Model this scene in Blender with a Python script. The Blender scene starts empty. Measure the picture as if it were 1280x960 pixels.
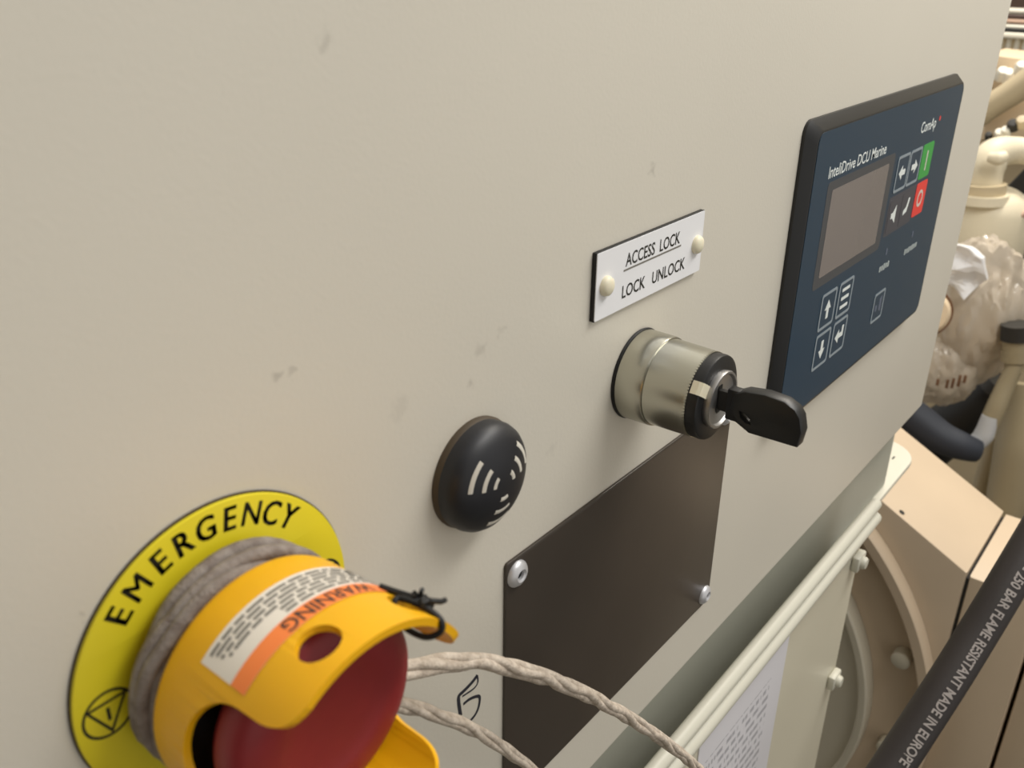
import bpy, bmesh, math, random
from mathutils import Vector, Matrix, noise
random.seed(7)
S = bpy.context.scene
COL = S.collection
pi = math.pi
R_ = math.radians

# ------------------------------------------------------------------ camera
# world: x along the cabinet front (right), z up, the front at y = 0, the room in front at y < 0
FPX, PITCH, YAW, ROLL = 1158.856, .44280, .67270, .0108
CAM = Vector((-.3119, -.1238, .1729))
_h = Vector((math.cos(YAW), math.sin(YAW), 0)); _r = Vector((math.sin(YAW), -math.cos(YAW), 0)); _z = Vector((0, 0, 1))
FW = _h*math.cos(PITCH) - _z*math.sin(PITCH)
_u = _h*math.sin(PITCH) + _z*math.cos(PITCH)
RT = _r*math.cos(ROLL) + _u*math.sin(ROLL)
UP = -_r*math.sin(ROLL) + _u*math.cos(ROLL)
cd = bpy.data.cameras.new('camera'); cam = bpy.data.objects.new('camera', cd); COL.objects.link(cam)
cam.matrix_world = Matrix(((RT.x, UP.x, -FW.x, CAM.x), (RT.y, UP.y, -FW.y, CAM.y), (RT.z, UP.z, -FW.z, CAM.z), (0, 0, 0, 1)))
cd.sensor_width = 36; cd.lens = 36*FPX/1280; cd.clip_start = .01; cd.clip_end = 50
cd.dof.use_dof = True; cd.dof.focus_distance = .30; cd.dof.aperture_fstop = 26
S.camera = cam

# ------------------------------------------------------------------ light
w = bpy.data.worlds.new('world'); S.world = w; w.use_nodes = True
w.node_tree.nodes['Background'].inputs[0].default_value = (1, .97, .92, 1)
w.node_tree.nodes['Background'].inputs[1].default_value = .66
def area(name, loc, target, sx, sy, power, colour):
    l = bpy.data.lights.new(name, 'AREA'); l.shape = 'RECTANGLE'; l.size = sx; l.size_y = sy; l.energy = power; l.color = colour
    o = bpy.data.objects.new(name, l); COL.objects.link(o); o.location = loc
    o.rotation_euler = (Vector(target)-Vector(loc)).to_track_quat('-Z', 'Y').to_euler(); return o
area('overhead_light', (.25, -.34, .68), (.15, -.12, 0), .7, .22, 5.2, (1, .98, .94))  # unseen overhead light, set low to brighten the cabinet's upper front
area('engine_lamp_light', (1.25, .10, 1.30), (1.10, .1, -.2), .6, .25, 25, (1, .92, .80))
S.view_settings.view_transform = 'Standard'; S.view_settings.look = 'None'
S.view_settings.exposure = 0; S.view_settings.gamma = 1; S.view_settings.use_curve_mapping = False

# ------------------------------------------------------------------ pixel -> place
def ray(px, py): return FW*FPX + RT*(px-640) - UP*(py-480)
def on_y(px, py, y): d = ray(px, py); return CAM + d*((y-CAM.y)/d.y)
def on_x(px, py, x): d = ray(px, py); return CAM + d*((x-CAM.x)/d.x)
def at_d(px, py, dist): return CAM + ray(px, py).normalized()*dist
def mpp(P): return (P-CAM).dot(FW)/FPX            # metres per pixel at a place

# ------------------------------------------------------------------ materials
def srgb(r, g, b):
    f = lambda c: (c/255/12.92) if c/255 <= .04045 else ((c/255+.055)/1.055)**2.4
    return (f(r), f(g), f(b), 1)
MATS = {}
def mat(name, rgb, rough=.5, metal=0, bump=0, bscale=300, var=0, vscale=40, coat=0, rgb2=None, spec=.5, trans=0, alpha=1, sss=0):
    if name in MATS: return MATS[name]
    m = bpy.data.materials.new(name); m.use_nodes = True; nt = m.node_tree; b = nt.nodes['Principled BSDF']
    c = srgb(*rgb); b.inputs['Base Color'].default_value = c
    b.inputs['Roughness'].default_value = rough; b.inputs['Metallic'].default_value = metal
    b.inputs['Specular IOR Level'].default_value = spec
    if coat: b.inputs['Coat Weight'].default_value = coat; b.inputs['Coat Roughness'].default_value = .12
    if trans: b.inputs['Transmission Weight'].default_value = trans
    if alpha < 1: b.inputs['Alpha'].default_value = alpha
    if sss: b.inputs['Subsurface Weight'].default_value = sss; b.inputs['Subsurface Radius'].default_value = (.002, .001, .0005)
    tc = nt.nodes.new('ShaderNodeTexCoord')
    if var or rgb2:
        n = nt.nodes.new('ShaderNodeTexNoise'); n.inputs['Scale'].default_value = vscale; n.inputs['Detail'].default_value = 5
        nt.links.new(tc.outputs['Object'], n.inputs['Vector'])
        mx = nt.nodes.new('ShaderNodeMix'); mx.data_type = 'RGBA'
        rp = nt.nodes.new('ShaderNodeMapRange'); rp.inputs[1].default_value = .35; rp.inputs[2].default_value = .65
        nt.links.new(n.outputs['Fac'], rp.inputs[0]); nt.links.new(rp.outputs[0], mx.inputs[0])
        c2 = srgb(*rgb2) if rgb2 else tuple(min(1, x*(1-var)) for x in c[:3])+(1,)
        mx.inputs[6].default_value = c; mx.inputs[7].default_value = c2
        nt.links.new(mx.outputs[2], b.inputs['Base Color'])
    if bump:
        n2 = nt.nodes.new('ShaderNodeTexNoise'); n2.inputs['Scale'].default_value = bscale; n2.inputs['Detail'].default_value = 4
        nt.links.new(tc.outputs['Object'], n2.inputs['Vector'])
        bp = nt.nodes.new('ShaderNodeBump'); bp.inputs['Strength'].default_value = bump; bp.inputs['Distance'].default_value = .001
        nt.links.new(n2.outputs['Fac'], bp.inputs['Height']); nt.links.new(bp.outputs[0], b.inputs['Normal'])
    MATS[name] = m; return m
M = {}
M['panel'] = mat('cabinet_paint', (221, 215, 201), .48, bump=.05, bscale=900, var=.03, vscale=9)
def add_smudges(m):        # a few grey finger marks on the paint
    nt = m.node_tree; b = nt.nodes['Principled BSDF']; src = b.inputs['Base Color'].links[0].from_socket
    gm = nt.nodes.new('ShaderNodeNewGeometry')
    n = nt.nodes.new('ShaderNodeTexNoise'); n.inputs['Scale'].default_value = 330; n.inputs['Detail'].default_value = 3
    nt.links.new(gm.outputs['Position'], n.inputs['Vector'])
    sc = nt.nodes.new('ShaderNodeVectorMath'); sc.operation = 'MULTIPLY_ADD'; sc.inputs[1].default_value = (.007, 0, .007)
    nt.links.new(n.outputs['Color'], sc.inputs[0]); nt.links.new(gm.outputs['Position'], sc.inputs[2])
    for px, py, r, k in ((600, 437, .0024, .30), (588, 480, .0018, .38), (628, 412, .0016, .2), (346, 470, .0014, .45), (366, 466, .0015, .35), (816, 214, .0022, .4), (405, 52, .0022, .3), (105, 772, .0010, .4), (965, 548, .0016, .3), (500, 510, .0030, .15), (690, 560, .0025, .15)):
        p = on_y(px, py, 0)+Vector((.0035, 0, .0035))
        d = nt.nodes.new('ShaderNodeVectorMath'); d.operation = 'DISTANCE'; d.inputs[1].default_value = p; nt.links.new(sc.outputs[0], d.inputs[0])
        q = nt.nodes.new('ShaderNodeMapRange'); q.inputs[1].default_value = r; q.inputs[2].default_value = r*.35; q.inputs[3].default_value = 0; q.inputs[4].default_value = k*.6
        nt.links.new(d.outputs['Value'], q.inputs[0])
        mx = nt.nodes.new('ShaderNodeMix'); mx.data_type = 'RGBA'; mx.inputs[7].default_value = srgb(104, 96, 86)
        nt.links.new(q.outputs[0], mx.inputs[0]); nt.links.new(src, mx.inputs[6]); src = mx.outputs[2]
    nt.links.new(src, b.inputs['Base Color'])
add_smudges(M['panel'])
M['legend'] = mat('legend_yellow', (232, 214, 38), .42, var=.06, vscale=60)
M['shroud'] = mat('shroud_yellow', (246, 184, 12), .4, bump=.02, bscale=600, sss=.15, var=.05, vscale=90)
M['red'] = mat('button_red', (140, 34, 38), .45, bump=.03, bscale=500, var=.12, vscale=120)
M['black'] = mat('black_plastic', (22, 22, 23), .42, bump=.02, bscale=900)
M['deep_black'] = mat('deep_black_plastic', (12, 12, 12), .55)
M['navy'] = mat('buzzer_cap_plastic', (27, 28, 33), .45)
M['gasket'] = mat('brown_gasket', (70, 58, 42), .6)
M['print'] = mat('black_ink', (28, 26, 16), .6)
M['ink'] = mat('pen_ink', (35, 35, 45), .6)
M['grey_print'] = mat('grey_ink', (120, 116, 108), .7)
M['pale'] = mat('pale_print', (205, 200, 188), .5)
M['white'] = mat('white_plastic', (238, 238, 240), .4)
M['cream'] = mat('cream_rivet', (232, 224, 198), .45, sss=.1)
M['orange'] = mat('label_orange', (255, 140, 70), .55)
M['label_white'] = mat('label_white', (236, 228, 215), .55)
M['chrome'] = mat('brushed_chrome', (188, 186, 174), .27, metal=1, bump=.02, bscale=250)
M['core'] = mat('lock_core_metal', (170, 168, 166), .38, metal=.85)
M['steel'] = mat('rivet_steel', (205, 205, 208), .4, metal=.5, bump=.03, bscale=400)
M['brown'] = mat('dark_nameplate', (66, 58, 50), .38, var=.12, vscale=22, bump=.02, bscale=200)
M['bezel'] = mat('controller_bezel', (26, 26, 26), .38)
M['membrane'] = mat('membrane_blue', (15, 53, 77), .32, coat=.3)
M['screen'] = mat('lcd_glass', (132, 124, 122), .12, coat=1)
M['screenframe'] = mat('lcd_frame', (72, 74, 78), .35)
M['outline'] = mat('key_outline', (142, 152, 158), .5)
M['icon'] = mat('icon_white', (225, 230, 226), .5)
M['icon_dim'] = mat('icon_dim', (172, 180, 178), .5)
M['green'] = mat('button_green', (62, 160, 72), .4)
M['redkey'] = mat('button_redkey', (232, 66, 58), .4)
M['keypad'] = mat('keypad_grey', (70, 70, 78), .35)
M['ltblue'] = mat('faint_icon', (92, 100, 116), .5)
M['twine'] = mat('twine_fibre', (206, 193, 177), .75, bump=.4, bscale=1500, rgb2=(172, 158, 142), vscale=500)
M['twine_coil'] = mat('twine_fibre_dark', (148, 138, 130), .8, bump=.4, bscale=1500, rgb2=(122, 110, 102), vscale=400)  # same twine in a darker tone, used on the coil
M['hose'] = mat('hose_rubber', (44, 38, 36), .55, bump=.06, bscale=700)
M['hosetext'] = mat('hose_print', (158, 150, 145), .6)
M['ledge'] = mat('ledge_paint', (206, 203, 188), .42, bump=.03, bscale=500)
M['lower'] = mat('lower_panel_paint', (196, 191, 172), .38, bump=.02, bscale=400, var=.04, vscale=7)
M['guard'] = mat('guard_paint', (201, 181, 155), .5, bump=.06, bscale=350, var=.06, vscale=12)
M['guard_face'] = mat('housing_paint', (196, 188, 168), .45, bump=.05, bscale=350, var=.05, vscale=12)
M['engine'] = mat('engine_cream', (232, 222, 196), .5, bump=.06, bscale=200, var=.06, vscale=14)
M['engine2'] = mat('engine_beige', (206, 190, 158), .5, bump=.06, bscale=200, var=.08, vscale=14)
M['engine3'] = mat('engine_tan', (226, 204, 172), .5, var=.05, vscale=10)
M['iron_dark'] = mat('dark_iron', (44, 42, 38), .6, var=.2, vscale=20)  # near-black iron tone for small dark parts, slots and joints
M['whitepipe'] = mat('white_pipe', (236, 232, 218), .45)
M['brownpipe'] = mat('brown_pipe', (74, 58, 52), .5)
M['tanpipe'] = mat('tan_pipe', (190, 160, 140), .5)
M['bluehose'] = mat('blue_grey_hose', (42, 47, 57), .6, bump=.1, bscale=200)  # blue-grey of the hose, darkened to carry the shade low by the engine
M['clamp'] = mat('pale_sleeve', (188, 190, 192), .4)
M['rust'] = mat('rusty_rim', (120, 84, 58), .6, var=.3, vscale=60)
M['wall'] = mat('bulkhead_paint', (214, 206, 188), .6, var=.05, vscale=3)
M['shade_wall'] = mat('shade_wall_grey', (146, 142, 132), .6, var=.05, vscale=3)  # grey for the unseen walls that block light
M['engine_shaded'] = mat('engine_beige_shaded', (158, 146, 118), .5, bump=.05, bscale=200, var=.1, vscale=14)  # engine beige made darker, with the shade of the lower parts in its colour
M['shade_plinth'] = mat('plinth_shade_grey', (170, 171, 159), .5, var=.04, vscale=9)  # tone with the shade under the cabinet put into the colour
M['floor'] = mat('deck_paint', (92, 90, 84), .6, var=.15, vscale=8)

def paper_mat():            # typed sheet: lines of illegible small print
    m = bpy.data.materials.new('typed_paper'); m.use_nodes = True; nt = m.node_tree; b = nt.nodes['Principled BSDF']; b.inputs['Roughness'].default_value = .55
    tc = nt.nodes.new('ShaderNodeTexCoord'); sep = nt.nodes.new('ShaderNodeSeparateXYZ'); nt.links.new(tc.outputs['Object'], sep.inputs[0])
    def math_(op, a, bb=None):
        n = nt.nodes.new('ShaderNodeMath'); n.operation = op
        for i, v in enumerate((a, bb)):
            if v is None: continue
            if isinstance(v, (int, float)): n.inputs[i].default_value = v
            else: nt.links.new(v, n.inputs[i])
        return n.outputs[0]
    row = math_('FLOOR', math_('DIVIDE', sep.outputs[1], .0062))
    fr = math_('FRACT', math_('DIVIDE', sep.outputs[1], .0062))
    inrow = math_('MULTIPLY', math_('GREATER_THAN', fr, .3), math_('LESS_THAN', fr, .75))
    cx = nt.nodes.new('ShaderNodeCombineXYZ'); nt.links.new(math_('MULTIPLY', sep.outputs[0], 420), cx.inputs[0]); nt.links.new(math_('MULTIPLY', row, 7.3), cx.inputs[1])
    n = nt.nodes.new('ShaderNodeTexNoise'); n.inputs['Scale'].default_value = 1; n.inputs['Detail'].default_value = 2; nt.links.new(cx.outputs[0], n.inputs['Vector'])
    on = math_('MULTIPLY', inrow, math_('GREATER_THAN', n.outputs['Fac'], .46))
    lim = math_('MULTIPLY', math_('MULTIPLY', math_('GREATER_THAN', sep.outputs[0], -.040), math_('LESS_THAN', sep.outputs[0], .030)), math_('LESS_THAN', sep.outputs[1], -.016))
    fac = math_('MULTIPLY', math_('MULTIPLY', on, lim), .55)
    mx = nt.nodes.new('ShaderNodeMix'); mx.data_type = 'RGBA'; mx.inputs[6].default_value = srgb(226, 224, 228); mx.inputs[7].default_value = srgb(110, 108, 118)
    nt.links.new(fac, mx.inputs[0]); nt.links.new(mx.outputs[2], b.inputs['Base Color']); return m
M['paper'] = paper_mat()

def film_mat():             # crumpled clear packing film
    m = bpy.data.materials.new('clear_film'); m.use_nodes = True; nt = m.node_tree; b = nt.nodes['Principled BSDF']
    b.inputs['Base Color'].default_value = srgb(206, 194, 176); b.inputs['Roughness'].default_value = .3; b.inputs['Alpha'].default_value = .8
    b.inputs['Coat Weight'].default_value = .6
    return m
M['film'] = film_mat()

# ------------------------------------------------------------------ geometry helpers
def smooth(me, ang=38):
    me.shade_smooth(); me.set_sharp_from_angle(angle=R_(ang)); return me
def obj(name, me, m, parent=None, kind=None):
    o = bpy.data.objects.new(name, me); COL.objects.link(o)
    if m is not None:
        me.materials.clear(); me.materials.append(m)
    if parent is not None: o.parent = parent
    if kind: o['kind'] = kind
    return o
def tag(o, label, cat, group=None):
    o['label'] = label; o['category'] = cat
    if group: o['group'] = group
    return o
def empty(name, loc, label, cat, group=None, rot=(0, 0, 0)):
    o = bpy.data.objects.new(name, None); COL.objects.link(o); o.location = loc; o.rotation_euler = rot; o.empty_display_size = .01
    return tag(o, label, cat, group)
FRONT = (pi/2, 0, 0)         # local x right, y up, z out of the cabinet front
def panel_thing(name, u, v, label, cat, group=None): return empty(name, (u, 0, v), label, cat, group, FRONT)
def from_bm(bm, name='mesh', ang=38):
    bmesh.ops.recalc_face_normals(bm, faces=bm.faces)
    me = bpy.data.meshes.new(name); bm.to_mesh(me); bm.free(); return smooth(me, ang)
def pymesh(v, f, ang=38):
    me = bpy.data.meshes.new('mesh'); me.from_pydata([tuple(p) for p in v], [], f); me.validate(); me.update(); return smooth(me, ang)
def xf(me, mtx): me.transform(mtx); return me
def mv(me, x=0, y=0, z=0): return xf(me, Matrix.Translation((x, y, z)))
def join(meshes, ang=38):
    bm = bmesh.new()
    for q in meshes: bm.from_mesh(q)
    me = bpy.data.meshes.new('mesh'); bm.to_mesh(me); bm.free(); return smooth(me, ang)
def lathe(prof, seg=64, closed=False, ang=38):
    n = len(prof); V = []; F = []
    for i in range(seg):
        a = 2*pi*i/seg
        for r, z in prof: V.append((r*math.cos(a), r*math.sin(a), z))
    for i in range(seg):
        j = (i+1) % seg
        for k in range(n if closed else n-1):
            l = (k+1) % n; F.append((i*n+k, j*n+k, j*n+l, i*n+l))
    bm = bmesh.new(); me = bpy.data.meshes.new('t'); me.from_pydata(V, [], F); bm.from_mesh(me)
    bmesh.ops.remove_doubles(bm, verts=bm.verts, dist=1e-7)
    return from_bm(bm, ang=ang)
def catmull(P, n=8, closed=False):
    P = [Vector(p) for p in P]; out = []; m = len(P)
    for i in range(m if closed else m-1):
        a, b, c, d = (P[(i-1) % m], P[i], P[(i+1) % m], P[(i+2) % m]) if closed else (P[max(i-1, 0)], P[i], P[i+1], P[min(i+2, m-1)])
        for k in range(n):
            t = k/n
            out.append(.5*((2*b)+(c-a)*t+(2*a-5*b+4*c-d)*t*t+(3*b-a-3*c+d)*t**3))
    if not closed: out.append(P[-1])
    return out
def frames(P):
    T = [(P[min(i+1, len(P)-1)]-P[max(i-1, 0)]).normalized() for i in range(len(P))]
    n = T[0].orthogonal().normalized(); out = []
    for t in T:
        n = (n-t*n.dot(t)).normalized(); out.append((t, n, t.cross(n)))
    return out
def tube(P, rad, seg=12, caps=True):
    P = [Vector(p) for p in P]; fr = frames(P); V = []; F = []
    rr = rad if hasattr(rad, '__len__') else [rad]*len(P)
    for p, (t, n, b), r in zip(P, fr, rr):
        for k in range(seg):
            a = 2*pi*k/seg; V.append(p+(n*math.cos(a)+b*math.sin(a))*r)
    for i in range(len(P)-1):
        for k in range(seg):
            l = (k+1) % seg; F.append((i*seg+k, i*seg+l, (i+1)*seg+l, (i+1)*seg+k))
    if caps: F.append(tuple(range(seg-1, -1, -1))); F.append(tuple((len(P)-1)*seg+k for k in range(seg)))
    return pymesh(V, F, 60)
def rope(P, rad, pitch, strands=3, seg=8, wob=.0):
    P = [Vector(p) for p in P]; fr = frames(P); rr = rad if hasattr(rad, '__len__') else [rad]*len(P)
    L = [0]
    for i in range(1, len(P)): L.append(L[-1]+(P[i]-P[i-1]).length)
    out = []
    for s in range(strands):
        Q = []; q = []
        for i, (p, (t, n, b)) in enumerate(zip(P, fr)):
            a = 2*pi*(s/strands+L[i]/pitch)+wob*math.sin(L[i]*310+s)
            Q.append(p+(n*math.cos(a)+b*math.sin(a))*rr[i]*.5); q.append(rr[i]*.58)
        out.append(tube(Q, q, seg))
    return join(out, 60)
def rbox(x0, x1, y0, y1, z0, z1, bev=.001, seg=2):
    bm = bmesh.new(); bmesh.ops.create_cube(bm, size=1)
    for v in bm.verts: v.co = Vector(((x0+x1)/2+v.co.x*(x1-x0), (y0+y1)/2+v.co.y*(y1-y0), (z0+z1)/2+v.co.z*(z1-z0)))
    if bev: bmesh.ops.bevel(bm, geom=bm.edges, offset=bev, segments=seg, affect='EDGES', profile=.5)
    return from_bm(bm)
def rrect(x0, x1, y0, y1, r, n=6):
    P = []
    for cx, cy, a0 in ((x1-r, y1-r, 0), (x0+r, y1-r, 90), (x0+r, y0+r, 180), (x1-r, y0+r, 270)):
        for k in range(n+1):
            a = R_(a0+90*k/n); P.append((cx+r*math.cos(a), cy+r*math.sin(a)))
    return P
def circ(r, cx=0, cy=0, n=48, rev=False):
    return [(cx+r*math.cos(2*pi*k/n), cy+r*math.sin(2*pi*k/n)) for k in range(n)]
def shape(outlines, z0, z1, bev=0):
    """flat plate with holes in local xy between z0 and z1, edges rounded by bev"""
    cu = bpy.data.curves.new('c', 'CURVE'); cu.dimensions = '2D'; cu.fill_mode = 'BOTH'
    cu.extrude = max((z1-z0)/2-bev, 0); cu.bevel_depth = bev; cu.offset = -bev; cu.bevel_resolution = 1
    for P in outlines:
        s = cu.splines.new('POLY'); s.points.add(len(P)-1); s.use_cyclic_u = True
        for q, p in zip(s.points, P): q.co = (p[0], p[1], 0, 1)
    return curve_mesh(cu, (z0+z1)/2)
def curve_mesh(cu, z):
    o = bpy.data.objects.new('tmp', cu); COL.objects.link(o)
    dg = bpy.context.evaluated_depsgraph_get(); dg.update()
    me = bpy.data.meshes.new_from_object(o.evaluated_get(dg))
    bpy.data.objects.remove(o); bpy.data.curves.remove(cu)
    me.materials.clear()
    bm = bmesh.new(); bm.from_mesh(me); bmesh.ops.remove_doubles(bm, verts=bm.verts, dist=1e-7); bm.to_mesh(me); bm.free()
    return smooth(mv(me, 0, 0, z), 35)
def text(s, size, z=0, depth=.00006, align='CENTER', sx=1, bold=0, spacing=1, x=0, y=0, ayl='CENTER'):
    cu = bpy.data.curves.new('t', 'FONT'); cu.body = s; cu.size = size; cu.align_x = align; cu.align_y = ayl
    cu.extrude = depth/2; cu.offset = bold; cu.space_character = spacing; cu.resolution_u = 3
    me = curve_mesh(cu, 0); xf(me, Matrix.Diagonal((sx, 1, 1, 1))); return mv(me, x, y, z+depth/2)
def sliced(me, axis, step):
    bm = bmesh.new(); bm.from_mesh(me); lo = min(v.co[axis] for v in bm.verts); hi = max(v.co[axis] for v in bm.verts)
    no = Vector((0, 0, 0)); no[axis] = 1; q = lo+step
    while q < hi:
        co = Vector((0, 0, 0)); co[axis] = q
        bmesh.ops.bisect_plane(bm, geom=bm.verts[:]+bm.edges[:]+bm.faces[:], plane_co=co, plane_no=no, dist=1e-8); q += step
    bmesh.ops.triangulate(bm, faces=bm.faces[:]); bm.to_mesh(me); bm.free(); return me
def strip(P, wd, z=0, depth=.00006):
    """flat pen-stroke ribbon along 2D points"""
    n = len(P); A = []; B = []
    for i in range(n):
        a = Vector(P[max(i-1, 0)]); b = Vector(P[min(i+1, n-1)]); t = (b-a).normalized(); k = Vector((-t.y, t.x))
        ww = wd[i] if hasattr(wd, '__len__') else wd
        A.append(Vector(P[i])+k*ww/2); B.append(Vector(P[i])-k*ww/2)
    return shape([[(p.x, p.y) for p in A]+[(p.x, p.y) for p in reversed(B)]], z, z+depth)
def wrap(me, Rad, th0=0, w0=0, s_sign=1):
    """bend a flat mesh (x along the arc, y along the axis, z outward) round the local z axis"""
    for v in me.vertices:
        a = th0+s_sign*v.co.x/Rad; r = RW(w0+v.co.y)+v.co.z; v.co = (r*math.cos(a), r*math.sin(a), w0+v.co.y)
    me.update(); return me
def grid_patch(x0, x1, y0, y1, nx=40, ny=2, z=0):
    V = []; F = []
    for j in range(ny+1):
        for i in range(nx+1): V.append((x0+(x1-x0)*i/nx, y0+(y1-y0)*j/ny, z))
    for j in range(ny):
        for i in range(nx): a = j*(nx+1)+i; F.append((a, a+1, a+nx+2, a+nx+1))
    return pymesh(V, F)
def evaluate(o):
    dg = bpy.context.evaluated_depsgraph_get(); dg.update(); return bpy.data.meshes.new_from_object(o.evaluated_get(dg))
def boolean_cut(me, cutters, bevel=0):
    o = bpy.data.objects.new('tmp', me); COL.objects.link(o); cs = []
    for c in cutters:
        k = bpy.data.objects.new('cut', c); COL.objects.link(k); cs.append(k)
        b = o.modifiers.new('b', 'BOOLEAN'); b.operation = 'DIFFERENCE'; b.solver = 'EXACT'; b.object = k
    if bevel:
        b = o.modifiers.new('v', 'BEVEL'); b.width = bevel; b.segments = 3; b.limit_method = 'ANGLE'; b.angle_limit = R_(50); b.harden_normals = False
    r = evaluate(o)
    for k in cs+[o]: bpy.data.objects.remove(k)
    return smooth(r, 40)
def disc_bolt(head_r, h, shape_n=6):
    return shape([circ(head_r, n=shape_n)], 0, h, min(.0006, h*.25, head_r*.2))
def xyz_disc(me, loc, normal):
    """turn a local-z part to face a direction, at a place"""
    q = Vector(normal).to_track_quat('Z', 'Y'); return xf(me, Matrix.Translation(loc) @ q.to_matrix().to_4x4())

# ================================================================== SETTING
fl = obj('floor', rbox(-2.2, 2.8, -2.5, 2.2, -1.26, -1.2, 0), M['floor'], kind='structure')
wl = obj('wall_far', rbox(2.4, 2.46, -2.5, 2.2, -1.2, 1.9, 0), M['wall'], kind='structure')
obj('shade_wall_left', rbox(-1.56, -1.5, -1.7, 2.2, -1.2, 1.9, 0), M['shade_wall'], kind='structure')  # added out of view to keep world light off the left side
obj('shade_wall_right', rbox(.62, 2.4, -.50, -.46, -1.2, .06, 0), M['shade_wall'], kind='structure')  # unseen partition added to shade the lower engine area

# ================================================================== CABINET
CX1, CZ0 = .2586, -.0877
cab = empty('control_cabinet', (0, .15, CZ0), 'cream painted steel control cabinet carrying the buttons, plates and controller', 'cabinet')
def rel(me, root): return xf(me, root.matrix_basis.inverted())
cshell = obj('cabinet_shell', rel(rbox(-1.1, CX1, 0, .32, CZ0, .85, .0022, 3), cab), M['panel'], cab)
pens = []
def panel_poly(px): return [(p.x, p.z) for p in (on_y(a, b, 0) for a, b in px)]
def zoompx(L): return [(480+a/3.048, 790+b/3.048) for a, b in L]
for L, wd in (([(355, 165), (338, 188), (318, 210), (300, 228), (285, 243), (284, 265), (287, 290), (292, 320)], .00055),
              ([(355, 165), (357, 190), (345, 212), (318, 232), (298, 245)], .00025),
              ([(302, 275), (322, 258), (345, 247), (362, 245), (364, 262), (358, 292), (345, 318), (328, 338)], .00042)):
    c = catmull([(*q, 0) for q in panel_poly(zoompx(L))], 4)
    pens.append(strip([(p.x, p.y) for p in c], wd*2.2))
pm = xf(join(pens), Matrix.Rotation(pi/2, 4, 'X')); obj('pen_mark', rel(mv(pm, 0, -.00002, 0), cab), M['ink'], cab)

# mounting shelf in the gap below the cabinet, its rounded end sticking out past the cabinet side
LZ = -.150
led = empty('mounting_ledge', (0, .1, LZ), 'pale grey green mounting shelf with rounded end under the control cabinet', 'shelf')
out = [(-.75, .008), (.298, .008)]
for k in range(1, 9):
    a = R_(-90+90*k/8); out.append((.298+.026*math.cos(a), .034+.026*math.sin(a)))
out += [(.324, .30), (-.75, .30)]
obj('shelf_plate', mv(shape([out], LZ-.004, LZ, .0008), 0, -.1, -LZ), M['ledge'], led)
obj('slot', mv(shape([rrect(.296, .301, .019, .0202, .0005)], LZ, LZ+.0001), 0, -.1, -LZ), M['iron_dark'], led)
obj('shade_plinth', mv(rbox(-.75, .258, .012, .28, LZ, CZ0, .001), 0, -.1, -LZ), M['shade_plinth'], led)  # face added below the cabinet, its colour standing in for shade there

# lower panel below the ledge with clips, and the typed sheet on it
lp = empty('lower_panel', (0, .0, -.6), 'plain grey green lower panel below the mounting shelf', 'panel')
obj('sheet', mv(rbox(-.75, .166, -.004, .000, -.9, -.1272, .0008), 0, 0, .6), M['lower'], lp)
obj('rolled_edge', mv(tube([(-.75, -.0055, -.1160), (.174, -.0055, -.1160)], .0034, 16), 0, 0, .6), M['ledge'], lp)
obj('rolled_edge', mv(tube([(-.75, -.0070, -.1235), (.172, -.0070, -.1235)], .0038, 16), 0, 0, .6), M['ledge'], lp)
for z in (-.147, -.236):
    b = join([mv(rbox(-.006, .006, -.005, .005, 0, .0045, .0012), 0, 0, 0), mv(lathe([(0, .0075), (.003, .0072), (.0038, .006), (.0038, .0045)], 20), 0, 0, 0)])
    obj('edge_clip', xf(b, Matrix.Translation((.1585, -.004, z+.6)) @ Matrix.Rotation(pi/2, 4, 'X')), M['ledge'], lp)
sh = obj('paper_sheet', xf(rbox(-.047, .047, -.105, 0, 0, .0004, 0), Matrix.Rotation(0, 4, 'X')), M['paper'])
sh.location = (.018, -.0041, -.1405); sh.rotation_euler = FRONT
tag(sh, 'white typed paper sheet stuck on the grey green lower panel', 'paper')

# ================================================================== CONTROLLER
W_, H_ = .180, .120
ct = panel_thing('engine_controller', .09, 0, 'dark blue engine controller with display and keys in black bezel', 'controller')
dx = -.09
def P2(px): return [(p.x, p.z) for p in px]
def loft(A, B, zs_):
    n = len(A[0]); V = []; F = []
    for P, z in zip(A, zs_): V += [(p[0], p[1], z) for p in P]
    for k in range(len(A)-1):
        for i in range(n): j = (i+1) % n; F.append((k*n+i, k*n+j, (k+1)*n+j, (k+1)*n+i))
    F.append(tuple((len(A)-1)*n+i for i in range(n))); return pymesh(V, F, 30)
obj('bezel', mv(loft([rrect(0, W_, 0, H_, .005), rrect(0, W_, 0, H_, .005), rrect(.0030, W_-.0010, .0010, H_-.0034, .0045), rrect(.0034, W_-.0013, .0013, H_-.0038, .0045)], None, (0, .0012, .0046, .0048)), dx), M['bezel'], ct)
face = obj('face_membrane', mv(shape([rrect(.0038, W_-.0028, .0024, H_-.0042, .004)], .0046, .0050), dx), M['membrane'], ct)
FZ = .0050
fr_ = obj('display_frame', mv(shape([rrect(.0185, .0915, .0550, .0965, .002)], FZ, FZ+.00005), dx), M['screenframe'], ct)
obj('display_glass', mv(shape([rrect(.0235, .0850, .0590, .0930, .001)], FZ, FZ+.00010), dx), M['screen'], fr_)
obj('lettering', mv(text('InteliDrive DCU Marine', .0062, FZ, align='LEFT', sx=1.0, x=0, bold=.00004), .017+dx, .1000), M['icon'], ct)
t_ = obj('lettering', mv(text('ComAp', .0068, FZ, align='LEFT', bold=.00004), .1205+dx, .1022), M['icon'], ct)
obj('lettering_accent', mv(shape([circ(.0011, n=16)], FZ, FZ+.00006), .1470+dx, .1035), M['redkey'], t_)
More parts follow.
